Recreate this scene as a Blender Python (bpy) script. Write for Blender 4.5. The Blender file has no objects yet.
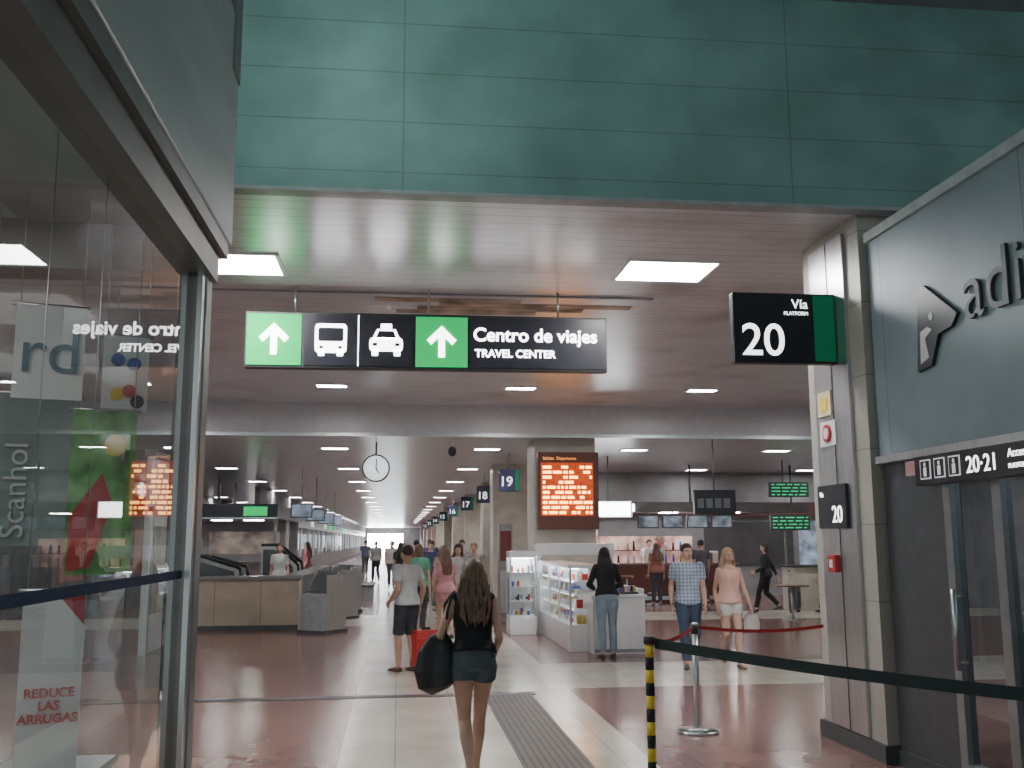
import bpy, bmesh, math, random
from mathutils import Vector, Matrix
random.seed(3)
V=Vector
# ---------------------------------------------------------------- materials
_m={}
def M(name,col,rough=.5,metal=0.,emit=0.,var=.12,scale=8,bump=0.,bscale=40,st=(1,1,1),spec=.5,coat=0.,detail=3):
    if name in _m: return _m[name]
    m=bpy.data.materials.new(name); m.use_nodes=True
    nt=m.node_tree; n=nt.nodes; l=nt.links
    p=n['Principled BSDF']
    tc=n.new('ShaderNodeTexCoord'); mp=n.new('ShaderNodeMapping'); mp.inputs['Scale'].default_value=st
    l.new(tc.outputs['Object'],mp.inputs['Vector'])
    no=n.new('ShaderNodeTexNoise'); no.inputs['Scale'].default_value=scale; no.inputs['Detail'].default_value=detail
    l.new(mp.outputs[0],no.inputs['Vector'])
    cr=n.new('ShaderNodeValToRGB')
    cr.color_ramp.elements[0].position=.3; cr.color_ramp.elements[1].position=.7
    cr.color_ramp.elements[0].color=[max(0,c*(1-var)) for c in col]+[1]
    cr.color_ramp.elements[1].color=[min(1,c*(1+var)) for c in col]+[1]
    l.new(no.outputs['Fac'],cr.inputs[0]); l.new(cr.outputs[0],p.inputs['Base Color'])
    p.inputs['Roughness'].default_value=rough; p.inputs['Metallic'].default_value=metal
    p.inputs['Specular IOR Level'].default_value=spec
    p.inputs['Coat Weight'].default_value=coat
    if emit:
        p.inputs['Emission Strength'].default_value=emit
        l.new(cr.outputs[0],p.inputs['Emission Color'])
    if bump:
        n2=n.new('ShaderNodeTexNoise'); n2.inputs['Scale'].default_value=bscale; n2.inputs['Detail'].default_value=4
        l.new(mp.outputs[0],n2.inputs['Vector'])
        b=n.new('ShaderNodeBump'); b.inputs['Strength'].default_value=bump; b.inputs['Distance'].default_value=.02
        l.new(n2.outputs['Fac'],b.inputs['Height']); l.new(b.outputs[0],p.inputs['Normal'])
    _m[name]=m
    return m
def glass(name,tint=(.8,.9,.92),f0=.04,rough=0.0):
    """thin pane: Schlick reflectance, same from both sides"""
    if name in _m: return _m[name]
    m=bpy.data.materials.new(name); m.use_nodes=True
    nt=m.node_tree; n=nt.nodes; l=nt.links; n.remove(n['Principled BSDF'])
    o=n['Material Output']; mix=n.new('ShaderNodeMixShader'); ge=n.new('ShaderNodeNewGeometry')
    dt=n.new('ShaderNodeVectorMath'); dt.operation='DOT_PRODUCT'; l.new(ge.outputs['Incoming'],dt.inputs[0]); l.new(ge.outputs['Normal'],dt.inputs[1])
    def ma(op,a,b=None):
        k=n.new('ShaderNodeMath'); k.operation=op
        for i,v in enumerate((a,b)):
            if v is None: continue
            if isinstance(v,(int,float)): k.inputs[i].default_value=v
            else: l.new(v,k.inputs[i])
        return k.outputs[0]
    c=ma('ABSOLUTE',dt.outputs['Value']); c=ma('SUBTRACT',1.,c); c=ma('POWER',c,5.); c=ma('MULTIPLY',c,1-f0); c=ma('ADD',c,f0)
    t=n.new('ShaderNodeBsdfTransparent'); t.inputs[0].default_value=(*tint,1)
    g=n.new('ShaderNodeBsdfGlossy'); g.inputs['Roughness'].default_value=rough
    l.new(c,mix.inputs[0]); l.new(t.outputs[0],mix.inputs[1]); l.new(g.outputs[0],mix.inputs[2]); l.new(mix.outputs[0],o.inputs[0])
    _m[name]=m; return m
def lined(name,col,rough,metal,period,axis,joint=.5,depth=.01,width=.06,var=.08,spec=.5,second=None,stain=None):
    m=M(name,col,rough,metal,var=var,scale=1.3,spec=spec)
    n=m.node_tree.nodes; l=m.node_tree.links; p=n['Principled BSDF']
    cr=[x for x in n if x.bl_idname=='ShaderNodeValToRGB'][0]
    tc=[x for x in n if x.bl_idname=='ShaderNodeTexCoord'][0]
    sp=n.new('ShaderNodeSeparateXYZ'); l.new(tc.outputs['Object'],sp.inputs[0])
    def jm(ax,per,w):
        a=n.new('ShaderNodeMath'); a.operation='DIVIDE'; a.inputs[1].default_value=per; l.new(sp.outputs[ax],a.inputs[0])
        f=n.new('ShaderNodeMath'); f.operation='FRACT'; l.new(a.outputs[0],f.inputs[0])
        c=n.new('ShaderNodeMath'); c.operation='LESS_THAN'; c.inputs[1].default_value=w; l.new(f.outputs[0],c.inputs[0]); return c
    j=jm(axis,period,width)
    if second:
        k=jm(second[0],second[1],second[2]); mx=n.new('ShaderNodeMath'); mx.operation='MAXIMUM'
        l.new(j.outputs[0],mx.inputs[0]); l.new(k.outputs[0],mx.inputs[1]); j=mx
    mix=n.new('ShaderNodeMix'); mix.data_type='RGBA'; mix.blend_type='MULTIPLY'
    mix.inputs['B'].default_value=(joint,joint,joint,1)
    l.new(j.outputs[0],mix.inputs['Factor']); l.new(cr.outputs[0],mix.inputs['A'])
    out=mix.outputs['Result']
    if stain:
        ns=n.new('ShaderNodeTexNoise'); ns.inputs['Scale'].default_value=.9; ns.inputs['Detail'].default_value=8
        l.new(tc.outputs['Object'],ns.inputs['Vector'])
        r2=n.new('ShaderNodeValToRGB'); r2.color_ramp.elements[0].position=.52; r2.color_ramp.elements[1].position=.72
        r2.color_ramp.elements[0].color=(1,1,1,1); r2.color_ramp.elements[1].color=(*stain,1)
        l.new(ns.outputs['Fac'],r2.inputs[0])
        m2=n.new('ShaderNodeMix'); m2.data_type='RGBA'; m2.blend_type='MULTIPLY'; m2.inputs['Factor'].default_value=1
        l.new(out,m2.inputs['A']); l.new(r2.outputs[0],m2.inputs['B']); out=m2.outputs['Result']
    l.new(out,p.inputs['Base Color'])
    b=n.new('ShaderNodeBump'); b.invert=True; b.inputs['Strength'].default_value=.7; b.inputs['Distance'].default_value=depth
    l.new(j.outputs[0],b.inputs['Height']); l.new(b.outputs[0],p.inputs['Normal'])
    return m

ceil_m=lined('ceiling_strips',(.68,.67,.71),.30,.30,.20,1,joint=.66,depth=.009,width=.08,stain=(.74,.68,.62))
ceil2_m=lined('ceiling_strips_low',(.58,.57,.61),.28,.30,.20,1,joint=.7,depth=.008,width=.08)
bulk_m=lined('bulkhead_panels',(.175,.305,.285),.5,.1,.42,2,joint=.72,depth=.010,width=.022,second=(0,3.2,.004),var=.2,stain=(.78,.84,.8))
red_m=lined('floor_red_granite',(.23,.125,.11),.19,0,.6,1,joint=.8,depth=.001,width=.012,second=(0,.6,.012),var=.22)
cream_m=lined('floor_cream_terrazzo',(.54,.49,.42),.19,0,.6,1,joint=.62,depth=.001,width=.014,second=(0,.6,.014),var=.13)
white_l=M('lamp_white',(1,.99,.98),emit=80,var=0)
big_l=M('lamp_panel_white',(1,.99,.99),emit=58,var=0)
day_l=M('daylight_glazing',(.9,.97,1),emit=60,var=0)
steel=M('brushed_steel',(.6,.61,.62),.28,.9,var=.08,scale=30,st=(1,1,.05))
dsteel=M('dark_bronze_frame',(.24,.23,.22),.4,.4,var=.1)
fasc_m=M('shop_fascia_metal',(.50,.53,.52),.4,.2,var=.15,scale=6,st=(1,.2,1))
black=M('sign_black',(.018,.018,.026),.35,var=.2)
bframe=M('frame_black',(.03,.03,.03),.5)
signw=M('sign_white_lit',(1,1,1),emit=7,var=0)
signg=M('sign_green_lit',(.0,.36,.085),emit=1.25,var=.0,spec=.1)
signgd=M('sign_green_dark',(.0,.18,.08),emit=.2,var=.03)
txtw=M('lettering_white',(.95,.95,.95),emit=3,var=0)
dimw=M('lettering_white_dim',(.8,.8,.8),emit=.5,var=0)
orange=M('led_orange',(1,.42,.08),emit=9,var=.1)
oglow=M('led_backing',(.5,.06,.01),emit=.9,var=.3,scale=20)
greenled=M('led_green',(.02,.6,.22),emit=1.0,var=.1)
white=M('laminate_white',(.80,.80,.80),.3,var=.04)
grey=M('plastic_grey',(.32,.33,.34),.4)
dgrey=M('plastic_dark_grey',(.07,.075,.08),.4)
cream=M('stone_cream',(.58,.54,.47),.45,var=.12,scale=3,bump=.05)
creamw=lined('stone_counter',(.42,.35,.27),.35,0,.9,0,joint=.5,depth=.004,width=.015,var=.18)
teal=lined('wall_panel_teal',(.25,.315,.35),.45,.1,1.9,1,joint=.6,depth=.004,width=.006,var=.12)
wallg=M('plaster_grey',(.24,.24,.25),.7,var=.15,scale=2)
walld=M('plaster_dark',(.07,.07,.075),.6,var=.2,scale=2)
stone=lined('column_stone',(.42,.40,.35),.4,0,.62,2,joint=.55,depth=.003,width=.015,var=.12)
yellow=M('yellow_paint',(.85,.60,.05),.5)
red=M('red_plastic',(.5,.03,.03),.35)
redb=M('red_webbing',(.35,.02,.02),.7)
blackb=M('black_webbing',(.012,.016,.016),.7)
gl=glass('shopfront_glass',(.88,.93,.92),.035)
gl2=glass('display_glass',(.95,.98,.98),.03)
gld=glass('door_glass_dark',(.5,.56,.6),.06)
wood=M('wood_dark',(.16,.06,.04),.35,var=.3,scale=5,st=(1,1,8))
paper=M('poster_paper',(.80,.78,.76),.6,var=.03)
screen=M('screen_lit',(.22,.28,.36),emit=.6,var=.7,scale=3)
shopl=M('shop_light_warm',(1,.93,.82),emit=3.5,var=.6,scale=1.6)
shopc=M('shop_light_cool',(.85,.95,1),emit=14.,var=.3,scale=1)
merch=[M('merch_%s'%n_,c,.4,var=.3,scale=20) for n_,c in [('blue',(.08,.15,.45)),('red',(.5,.06,.05)),('white',(.8,.8,.8)),('silver',(.5,.52,.55)),('black',(.02,.02,.02)),('gold',(.6,.42,.12)),('pale',(.6,.65,.7))]]
tact=lined('tactile_dark',(.15,.145,.14),.5,0,.06,0,joint=.35,depth=.004,width=.3,second=(1,.06,.3))

# ---------------------------------------------------------------- mesh builder
class B:
    def __init__(s,name,parent=None): s.bm=bmesh.new(); s.mats=[]; s.name=name; s.parent=parent
    def idx(s,m):
        if m not in s.mats: s.mats.append(m)
        return s.mats.index(m)
    def setm(s,verts,m,smooth=False):
        i=s.idx(m); vs=set(verts)
        for v in vs:
            for f in v.link_faces:
                f.material_index=i; f.smooth=smooth
    def box(s,x0,x1,y0,y1,z0,z1,m,bev=0):
        mat=Matrix.Translation(((x0+x1)/2,(y0+y1)/2,(z0+z1)/2))@Matrix.Diagonal((abs(x1-x0),abs(y1-y0),abs(z1-z0),1))
        r=bmesh.ops.create_cube(s.bm,size=1,matrix=mat)['verts']
        s.setm(r,m)
        if bev:
            i=s.idx(m)
            es=list({e for v in r for e in v.link_edges})
            o=bmesh.ops.bevel(s.bm,geom=es,offset=bev,segments=2,affect='EDGES',profile=.5)
            for f in o['faces']: f.material_index=i
        return s
    def cyl(s,p0,p1,r0,r1,m,n=24,smooth=True):
        p0=V(p0);p1=V(p1); d=p1-p0
        q=d.to_track_quat('Z','Y').to_matrix().to_4x4()
        r=bmesh.ops.create_cone(s.bm,cap_ends=True,segments=n,radius1=r0,radius2=r1,depth=d.length,matrix=Matrix.Translation((p0+p1)/2)@q)['verts']
        s.setm(r,m,False)
        if smooth:
            for v in r:
                for f in v.link_faces:
                    if len(f.verts)==4: f.smooth=True
        return s
    def ell(s,c,r,m,n=16):
        o=bmesh.ops.create_uvsphere(s.bm,u_segments=n,v_segments=n//2+2,radius=1,matrix=Matrix.Translation(c)@Matrix.Diagonal((*r,1)))['verts']
        s.setm(o,m,True); return s
    def prism(s,pts,axis,a,b,m):
        def mk(p,t):
            return {'y':(p[0],t,p[1]),'x':(t,p[0],p[1]),'z':(p[0],p[1],t)}[axis]
        A=[s.bm.verts.new(mk(p,a)) for p in pts]; Bv=[s.bm.verts.new(mk(p,b)) for p in pts]
        k=len(pts); i=s.idx(m); fs=[]
        fs.append(s.bm.faces.new(A)); fs.append(s.bm.faces.new(Bv[::-1]))
        for j in range(k): fs.append(s.bm.faces.new((A[j],Bv[j],Bv[(j+1)%k],A[(j+1)%k])))
        for f in fs: f.material_index=i
        bmesh.ops.recalc_face_normals(s.bm,faces=fs)
        return s
    def quad(s,pts,m):
        f=s.bm.faces.new([s.bm.verts.new(p) for p in pts]); f.material_index=s.idx(m); return s
    def done(s,loc=None,rotz=0):
        me=bpy.data.meshes.new(s.name); s.bm.to_mesh(me); s.bm.free()
        for m in s.mats: me.materials.append(m)
        o=bpy.data.objects.new(s.name,me); bpy.context.collection.objects.link(o)
        if loc is not None: o.location=loc
        o.rotation_euler[2]=rotz
        if s.parent: o.parent=s.parent
        return o
FRONT=(math.pi/2,0,0); RW=(math.pi/2,0,-math.pi/2); LW=(math.pi/2,0,math.pi/2)
def text(t,loc,size,m,rot=FRONT,parent=None,al='LEFT',ext=.002,name='lettering',bold=0,sx=1):
    c=bpy.data.curves.new(name,'FONT'); c.body=t; c.size=size; c.extrude=ext; c.align_x=al; c.offset=bold
    c.materials.append(m); o=bpy.data.objects.new(name,c); bpy.context.collection.objects.link(o)
    o.location=loc; o.rotation_euler=rot; o.scale=(sx,1,1)
    if parent: o.parent=parent
    return o
def empty(name,loc=(0,0,0),rz=0):
    e=bpy.data.objects.new(name,None); bpy.context.collection.objects.link(e); e.location=loc; e.rotation_euler[2]=rz; e.empty_display_size=.1; return e

# ================================================================ ROOM
Y0=7.7; ZC=4.5; ZL=3.86; YS=20.5; YE=170
XL,XR=-13,15
f=B('floor')
def fq(x0,x1,y0,y1,m): f.quad([(x0,y0,0),(x1,y0,0),(x1,y1,0),(x0,y1,0)],m)
fq(XL,-.45,-6,21.5,red_m); fq(XL,-.45,21.5,24.5,cream_m); fq(XL,-.45,24.5,YE,red_m)
fq(-.45,2.05,-6,YE,cream_m)
fq(2.05,XR,-6,12.2,red_m); fq(2.05,XR,12.2,14.6,cream_m); fq(2.05,XR,14.6,22,red_m); fq(2.05,XR,22,24.5,cream_m); fq(2.05,XR,24.5,YE,red_m)
f.done()
t=B('tactile_paving_strip'); t.box(1.0,1.55,2,11.75,0,.006,tact); t.done()
t=B('floor_drain_channel'); t.box(-3.6,1.6,11.75,11.93,0,.006,dgrey)
t.done()
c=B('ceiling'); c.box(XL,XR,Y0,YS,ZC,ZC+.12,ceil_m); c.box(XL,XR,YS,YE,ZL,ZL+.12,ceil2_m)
c.box(XL,XR,-6,Y0,6.3,6.42,wallg); c.done()
b=B('wall_bulkhead_front'); b.box(XL,XR,Y0-.1,Y0,ZC-.02,6.3,bulk_m); b.done()
b=B('trim_bulkhead_soffit'); b.box(XL,XR,Y0-.1,Y0+.05,ZC-.05,ZC-.02,grey); b.done()
b=B('wall_bulkhead_step'); b.box(XL,XR,YS-.1,YS,ZL,ZC,M('bulkhead_step',(.60,.57,.60),.35,.1,var=.05)); b.box(XL,XR,YS-.13,YS-.1,ZL-.02,ZL+.05,steel); b.done()
w=B('wall_left'); w.box(XL-.1,XL,Y0,YE,0,ZC,wallg); w.done()
w=B('wall_right'); w.box(XR,XR+.1,Y0,YE,0,ZC,wallg); w.done()
w=B('wall_end'); w.box(XL,-5,YE,YE+.2,0,ZL,wallg); w.box(1,XR,YE,YE+.2,0,ZL,wallg); w.box(-5,1,YE,YE+.2,2.9,ZL,wallg); w.done()
w=B('window_1'); w.box(-5,1,YE+.1,YE+.14,0,2.9,day_l)
for i in range(5): w.box(-5+1.5*i-.08,-5+1.5*i+.08,YE,YE+.08,0,2.9,bframe)
w.done()

for (x,y,h) in [(2.72,9.8,.45),(-1.74,9.95,.52),(7.1,9.9,.5),(-6,9.9,.5)]:
    o=B('ceiling_light_panel'); o.box(x-h,x+h,y-.36,y+.36,ZC-.012,ZC-.004,big_l)
    for a in (-1,1):
        o.box(x+a*(h+.02)-.02,x+a*(h+.02)+.02,y-.39,y+.39,ZC-.02,ZC,white); o.box(x-h-.03,x+h+.03,y+a*.38-.02,y+a*.38+.02,ZC-.02,ZC,white)
    o.done()
def down(x,y,z,w=.56,d=.30,m=white_l):
    o=B('recessed_ceiling_light'); o.box(x-w/2,x+w/2,y-d/2,y+d/2,z-.012,z-.004,m)
    for a in (-1,1):
        o.box(x+a*w/2-.02,x+a*w/2+.02,y-d/2-.03,y+d/2+.03,z-.025,z,white); o.box(x-w/2-.02,x+w/2+.02,y+a*d/2-.02,y+a*d/2+.02,z-.025,z,white)
    o.done()
for i in range(-2,4): down(-1.2+3.4*i,17.9,ZC)
y=23.2
while y<125:
    for i in range(-3,5):
        down(-1.45+3.5*i,y,ZL,.62,.34)
    y+=6.6

rust=M('rust_strip',(.44,.34,.27),.55,.1,var=.75,scale=2.2,detail=9)
o=B('ceiling_panel_damaged'); 
for i in range(4):
    x0=-.3+.25*((i*3)%4); o.box(x0,x0+1.7+.3*((i*2)%3),11.22+i*.2,11.40+i*.2,ZC-.006,ZC-.001,rust)
o.done()
o=B('trim_ceiling_track'); o.box(-2.2,2.9,11.0,11.05,ZC-.015,ZC,grey); o.done()

# ================================================================ direction sign
SY=10.8; s=B('direction_sign')
DX=.06; DZ=.06
s.box(-1.72,2.24,SY,SY+.12,3.53,4.15,bframe,.01)
def pane(x0,x1,m): s.box(x0,x1,SY-.012,SY,3.56,4.12,m)
pane(-1.70,-1.12,signg); pane(-1.09,-.52,black); pane(-.50,.08,black); pane(.11,.68,signg); pane(.70,2.22,black)
for x in (-1.2,.25,1.7): s.cyl((x,SY+.06,4.14),(x,SY+.06,ZC-DZ),.012,.012,steel)
yf,yb=SY-.022,SY-.012
def arrow(cx,cz,h=.17):
    s.prism([(cx-.035,cz-h),(cx+.035,cz-h),(cx+.035,cz+.05),(cx+.115,cz-.03),(cx+.16,cz+.02),(cx,cz+h+.01),(cx-.16,cz+.02),(cx-.115,cz-.03),(cx-.035,cz+.05)],'y',yf,yb,signw)
arrow(-1.41,3.84); arrow(.395,3.84)
def rb(cx,cz,w,h,r,m,a=yf,bb=yb):
    P=[]
    for (sx,sz,st) in ((1,1,0),(-1,1,90),(-1,-1,180),(1,-1,270)):
        for q in range(4):
            an=math.radians(st+q*30); P.append((cx+sx*(w-r)+r*math.cos(an),cz+sz*(h-r)+r*math.sin(an)))
    s.prism(P,'y',a,bb,m)
cx=-.805
rb(cx,3.86,.17,.16,.04,signw); rb(cx,3.90,.135,.075,.02,black,yf-.004,yf); rb(cx-.1,3.70,.035,.035,.01,signw); rb(cx+.1,3.70,.035,.035,.01,signw)
rb(cx-.1,3.76,.02,.015,.01,black,yf-.004,yf); rb(cx+.1,3.76,.02,.015,.01,black,yf-.004,yf)
cx=-.21
rb(cx,3.80,.18,.075,.04,signw); s.prism([(cx-.15,3.86),(cx+.15,3.86),(cx+.10,3.97),(cx-.10,3.97)],'y',yf,yb,signw)
s.prism([(cx-.11,3.875),(cx+.11,3.875),(cx+.08,3.95),(cx-.08,3.95)],'y',yf-.004,yf,black)
rb(cx,4.0,.06,.03,.01,signw); rb(cx-.12,3.71,.035,.035,.01,signw); rb(cx+.12,3.71,.035,.035,.01,signw)
rb(cx-.12,3.80,.025,.018,.01,black,yf-.004,yf); rb(cx+.12,3.80,.025,.018,.01,black,yf-.004,yf)
s.box(-.515,-.505,yf,yb,3.56,4.12,signw)
so=s.done((DX,0,DZ))
text('Centro de viajes',(.74,yf,3.86),.208,signw,parent=so,bold=.004)
text('TRAVEL CENTER',(.76,yf,3.68),.12,signw,parent=so,bold=.003)

s=B('platform_number_sign'); s.box(2.90,3.84,8.3,8.40,3.27,3.90,bframe,.01); s.box(2.92,3.62,8.288,8.3,3.29,3.88,black); s.box(3.63,3.82,8.288,8.3,3.29,3.88,signgd)
s.cyl((3.8,8.35,3.8),(4.0,8.35,3.8),.02,.02,steel); s.cyl((3.8,8.35,3.4),(4.0,8.35,3.4),.02,.02,steel)
so=s.done()
text('20',(2.96,8.285,3.34),.40,txtw,parent=so,bold=.003); text('Vía',(3.58,8.285,3.76),.12,txtw,parent=so,al='RIGHT'); text('PLATFORM',(3.58,8.285,3.70),.045,txtw,parent=so,al='RIGHT')

# ================================================================ column right
CX=3.86
s=B('column_stone_clad'); s.box(CX,4.4,7.84,9.0,0,ZC,stone); s.box(CX-.03,CX+.01,8.1,8.80,.15,ZC-.1,steel)
s.box(CX-.035,CX-.025,8.42,8.43,.15,ZC-.1,dgrey)
s.box(CX-.04,4.42,7.80,9.04,0,.14,dgrey); so=s.done()
s=B('platform_plaque'); s.box(CX-.06,CX-.03,8.22,8.79,1.84,2.22,black,.005); so=s.done(); text('20',(CX-.062,8.50,1.89),.21,txtw,RW,so)
text('Vía',(CX-.062,8.74,2.12),.06,txtw,RW,so)
s=B('notice_yellow'); s.box(CX-.045,CX-.03,8.45,8.72,2.84,3.06,M('notice_cream',(.75,.62,.35),.5)); s.box(CX-.05,CX-.045,8.52,8.64,2.89,3.0,yellow); s.done()
s=B('notice_no_entry'); s.box(CX-.045,CX-.03,8.38,8.7,2.57,2.79,paper); s.cyl((CX-.06,8.54,2.68),(CX-.044,8.54,2.68),.08,.08,red); s.cyl((CX-.065,8.54,2.68),(CX-.058,8.54,2.68),.05,.05,paper); s.done()
s=B('fire_alarm_box'); s.box(CX-.08,CX-.03,8.45,8.60,1.46,1.61,red,.01); s.box(CX-.085,CX-.08,8.49,8.56,1.50,1.57,white); s.done()

# ================================================================ right side wall with platform access doors
XW=3.92
w=B('wall_right_platform_access')
w.box(XW,XW+.15,-3,7.80,2.40,4.22,teal); w.box(XW-.03,XW+.18,-3,7.80,4.22,4.30,M('ledge_pale',(.45,.5,.5),.4)); w.box(XW-.04,XW+.15,-3,7.80,2.35,2.41,steel)
w.box(XW+.03,XW+.15,6.9,7.80,0,2.38,dgrey)
w.box(XW,XW+.16,-3,7.80,0,.12,dgrey)
w.box(XW+2.5,XW+2.6,-3,7.84,0,2.4,wallg); w.box(XW+.1,XW+2.6,-3,7.84,2.4,2.5,wallg)
w.box(XW+1.0,XW+1.6,3.5,6.5,2.38,2.40,M('vestibule_lamp',(.9,.97,1),emit=3,var=0))
w.done()
fr_=M('door_frame_aluminium',(.34,.35,.36),.35,.7,var=.08)
for n_,(ya,yb_) in enumerate([(5.55,6.85),(4.2,5.5),(2.8,4.15),(1.4,2.75)]):
    d=B('door_%d'%(n_+1)); 
    d.box(XW-.02,XW+.06,ya,ya+.09,.02,2.34,fr_); d.box(XW-.02,XW+.06,yb_-.09,yb_,.02,2.34,fr_)
    d.box(XW-.02,XW+.06,ya+.09,yb_-.09,2.22,2.34,fr_); d.box(XW-.02,XW+.06,ya+.09,yb_-.09,.02,.22,fr_); 
    d.box(XW-.02,XW+.06,(ya+yb_)/2-.05,(ya+yb_)/2+.05,.22,2.22,fr_)
    d.quad([(XW+.02,ya+.09,.22),(XW+.02,yb_-.09,.22),(XW+.02,yb_-.09,2.22),(XW+.02,ya+.09,2.22)],gld)
    d.cyl((XW-.07,yb_-.14,.85),(XW-.07,yb_-.14,1.4),.017,.017,steel); d.cyl((XW-.07,yb_-.14,.9),(XW,yb_-.14,.9),.01,.01,steel); d.cyl((XW-.07,yb_-.14,1.35),(XW,yb_-.14,1.35),.01,.01,steel)
    d.box(XW-.03,XW-.02,ya+.03,ya+.06,.05,2.3,steel)
    d.done()
s=B('access_sign'); s.box(XW-.14,XW-.041,3.6,7.0,2.13,2.34,black,.006)
for i in range(3):
    yy=6.84-i*.19
    s.box(XW-.145,XW-.14,yy-.07,yy+.07,2.17,2.31,dimw)
    s.box(XW-.147,XW-.145,yy-.06,yy+.06,2.18,2.30,black)
    s.box(XW-.149,XW-.147,yy-.02,yy+.02,2.19,2.255,dimw); s.ell((XW-.148,yy,2.275),(.002,.016,.016),dimw,8)
so=s.done()
text('20·21',(XW-.142,6.32,2.18),.16,txtw,RW,so); text('Acceso vías',(XW-.142,5.85,2.25),.075,txtw,RW,so); text('PLATFORM ACCESS',(XW-.142,5.85,2.18),.042,txtw,RW,so)
s=B('notice_small'); s.box(XW-.05,XW-.04,7.15,7.3,2.22,2.33,M('notice_pink',(.6,.35,.33),.5)); s.done()
s=B('company_logo_lettering')
lg=M('logo_dark',(.02,.03,.04),.35); lg2=M('logo_grey',(.07,.085,.10),.4)
P=[(7.06,2.99),(7.02,3.32),(6.98,3.62),(6.90,3.62),(6.48,3.32),(6.56,3.24),(6.74,3.22),(6.86,3.01)]
s.prism(P,'x',XW-.03,XW-.002,lg)
s.prism([(7.00,3.04),(6.98,3.28),(6.88,3.30),(6.82,3.27),(6.92,3.22),(6.88,3.07)],'x',XW-.034,XW-.03,white); s.cyl((XW-.034,6.82,3.37),(XW-.03,6.82,3.37),.03,.03,white)
so=s.done()
text('adif',(XW-.018,6.40,3.24),.60,lg2,RW,so,ext=.012,bold=-.004)

# ================================================================ left shopfront
XG=-.62
s=B('shopfront')
s.box(XG-.05,XG+.035,3.04,3.13,0,2.6,dsteel,.006); s.box(XG+.015,XG+.03,3.0,3.04,0,2.6,steel)
s.box(XG-.05,XG+.05,-3,3.14,2.55,2.64,dsteel); s.box(XG-.02,XG+.07,-3,3.18,2.64,2.69,dsteel)
s.box(XG-.5,XG+.075,-3,3.22,2.69,3.45,fasc_m,.008); s.box(XG-.5,XG+.055,-3,3.20,3.45,6.3,M('fascia_upper',(.55,.50,.50),.45,.1))
s.box(XG+.055,XG+.08,3.10,3.22,3.25,6.3,dsteel)
s.box(XG-.04,XG+.04,-3,3.02,0,.12,dsteel)
s.quad([(XG,-3,.12),(XG,3.02,.12),(XG,3.02,2.55),(XG,-3,2.55)],gl)
s.box(XG+.002,XG+.004,-3,3.02,1.645,1.668,M('band_blue',(.04,.07,.14),.6,spec=.1))
s.quad([(-3.4,3.07,.12),(XG-.05,3.07,.12),(XG-.05,3.07,2.6),(-3.4,3.07,2.6)],gl)
s.box(-3.5,-3.4,-3,3.14,0,2.7,wallg); s.box(-3.4,XG-.05,3.02,3.10,0,.12,dsteel); s.box(-3.4,XG-.05,3.0,3.14,2.55,2.7,dsteel)
s.box(-3.4,XG-.5,-3,3.14,2.7,2.75,white)
for xx in (-1.6,-2.5): s.box(xx-.03,xx+.03,3.01,3.09,.12,2.55,dsteel)
for yy in (.4,1.7): s.box(-2.2,-1.3,yy,yy+.5,2.68,2.70,M('shop_lamp',(1,.98,.95),emit=5,var=0))
so=s.done()
text('rd',(XG+.06,2.62,3.62),.42,dimw,LW,so)
def banner(name,loc,rz,w,h,m):
    s=B(name); s.box(-w/2,w/2,-.006,.006,0,h,m); s.cyl((-w/2-.01,0,h),(w/2+.01,0,h),.006,.006,steel)
    for a in (-1,1): s.cyl((a*w*.45,0,h),(a*w*.45,0,2.68-loc[2]),.0015,.0015,steel,6)
    return s.done(loc,rz)
R2=math.radians(18)
o=banner('hanging_banner_script',(-.92,2.72,2.12),R2,.17,.25,paper)
text('rd',(-.075,-.010,.07),.17,M('ink_teal',(.16,.24,.29),.5),parent=o)
o=banner('hanging_banner_dark',(-1.02,2.90,1.74),R2,.25,.42,M('banner_dark',(.22,.27,.25),.5,var=.3,scale=5)); text('Scanhol',(.0,-.010,.02),.085,M('ink_light',(.55,.55,.5),.5),rot=(math.pi/2,-math.pi/2,0),parent=o)
o=banner('hanging_banner_green',(-.83,2.94,1.66),R2,.17,.46,M('banner_leaf_green',(.16,.40,.12),.5,var=.7,scale=14))
q=B('banner_flower_print',o); q.prism([(-.08,.01),(-.08,.16),(.0,.28),(.03,.2),(-.02,.02)],'y',-.009,-.006,red); q.cyl((.03,-.010,.36),(.03,-.006,.36),.03,.03,yellow); q.done()
o=banner('promotional_poster',(-.70,2.2,1.02),R2,.118,.63,paper)
text('REDUCE\nLAS\nARRUGAS',(0,-.010,.42),.025,red,parent=o,al='CENTER',bold=.0008)
q=B('poster_corner',o); q.prism([(.058,.63),(.058,.56),(.0,.63)],'y',-.009,-.006,red); q.done()
o=banner('shop_poster',(-.79,2.97,2.12),R2,.125,.22,paper)
q=B('poster_print',o)
for (a_,h_,cm) in ((-.022,.15,merch[0]),(.022,.14,merch[0]),(-.02,.05,yellow),(.012,.06,red),(.035,.03,merch[4])):
    q.cyl((a_,-.010,h_),(a_,-.006,h_),.019,.019,cm)
q.done()
s=B('shop_display_stand'); s.box(-.90,-.68,2.40,2.62,0,1.22,M('cardboard_orange',(.7,.33,.14),.6),.01); s.box(-.91,-.67,2.39,2.63,1.22,1.24,white); s.done()
s=B('shop_shelving'); s.box(-3.35,-3.0,0,2.9,0,.1,white); s.box(-3.38,-3.35,0,2.9,0,2.3,white)
for z in (.5,.95,1.4,1.85,2.25): s.box(-3.35,-3.0,0,2.9,z,z+.03,white)
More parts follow.
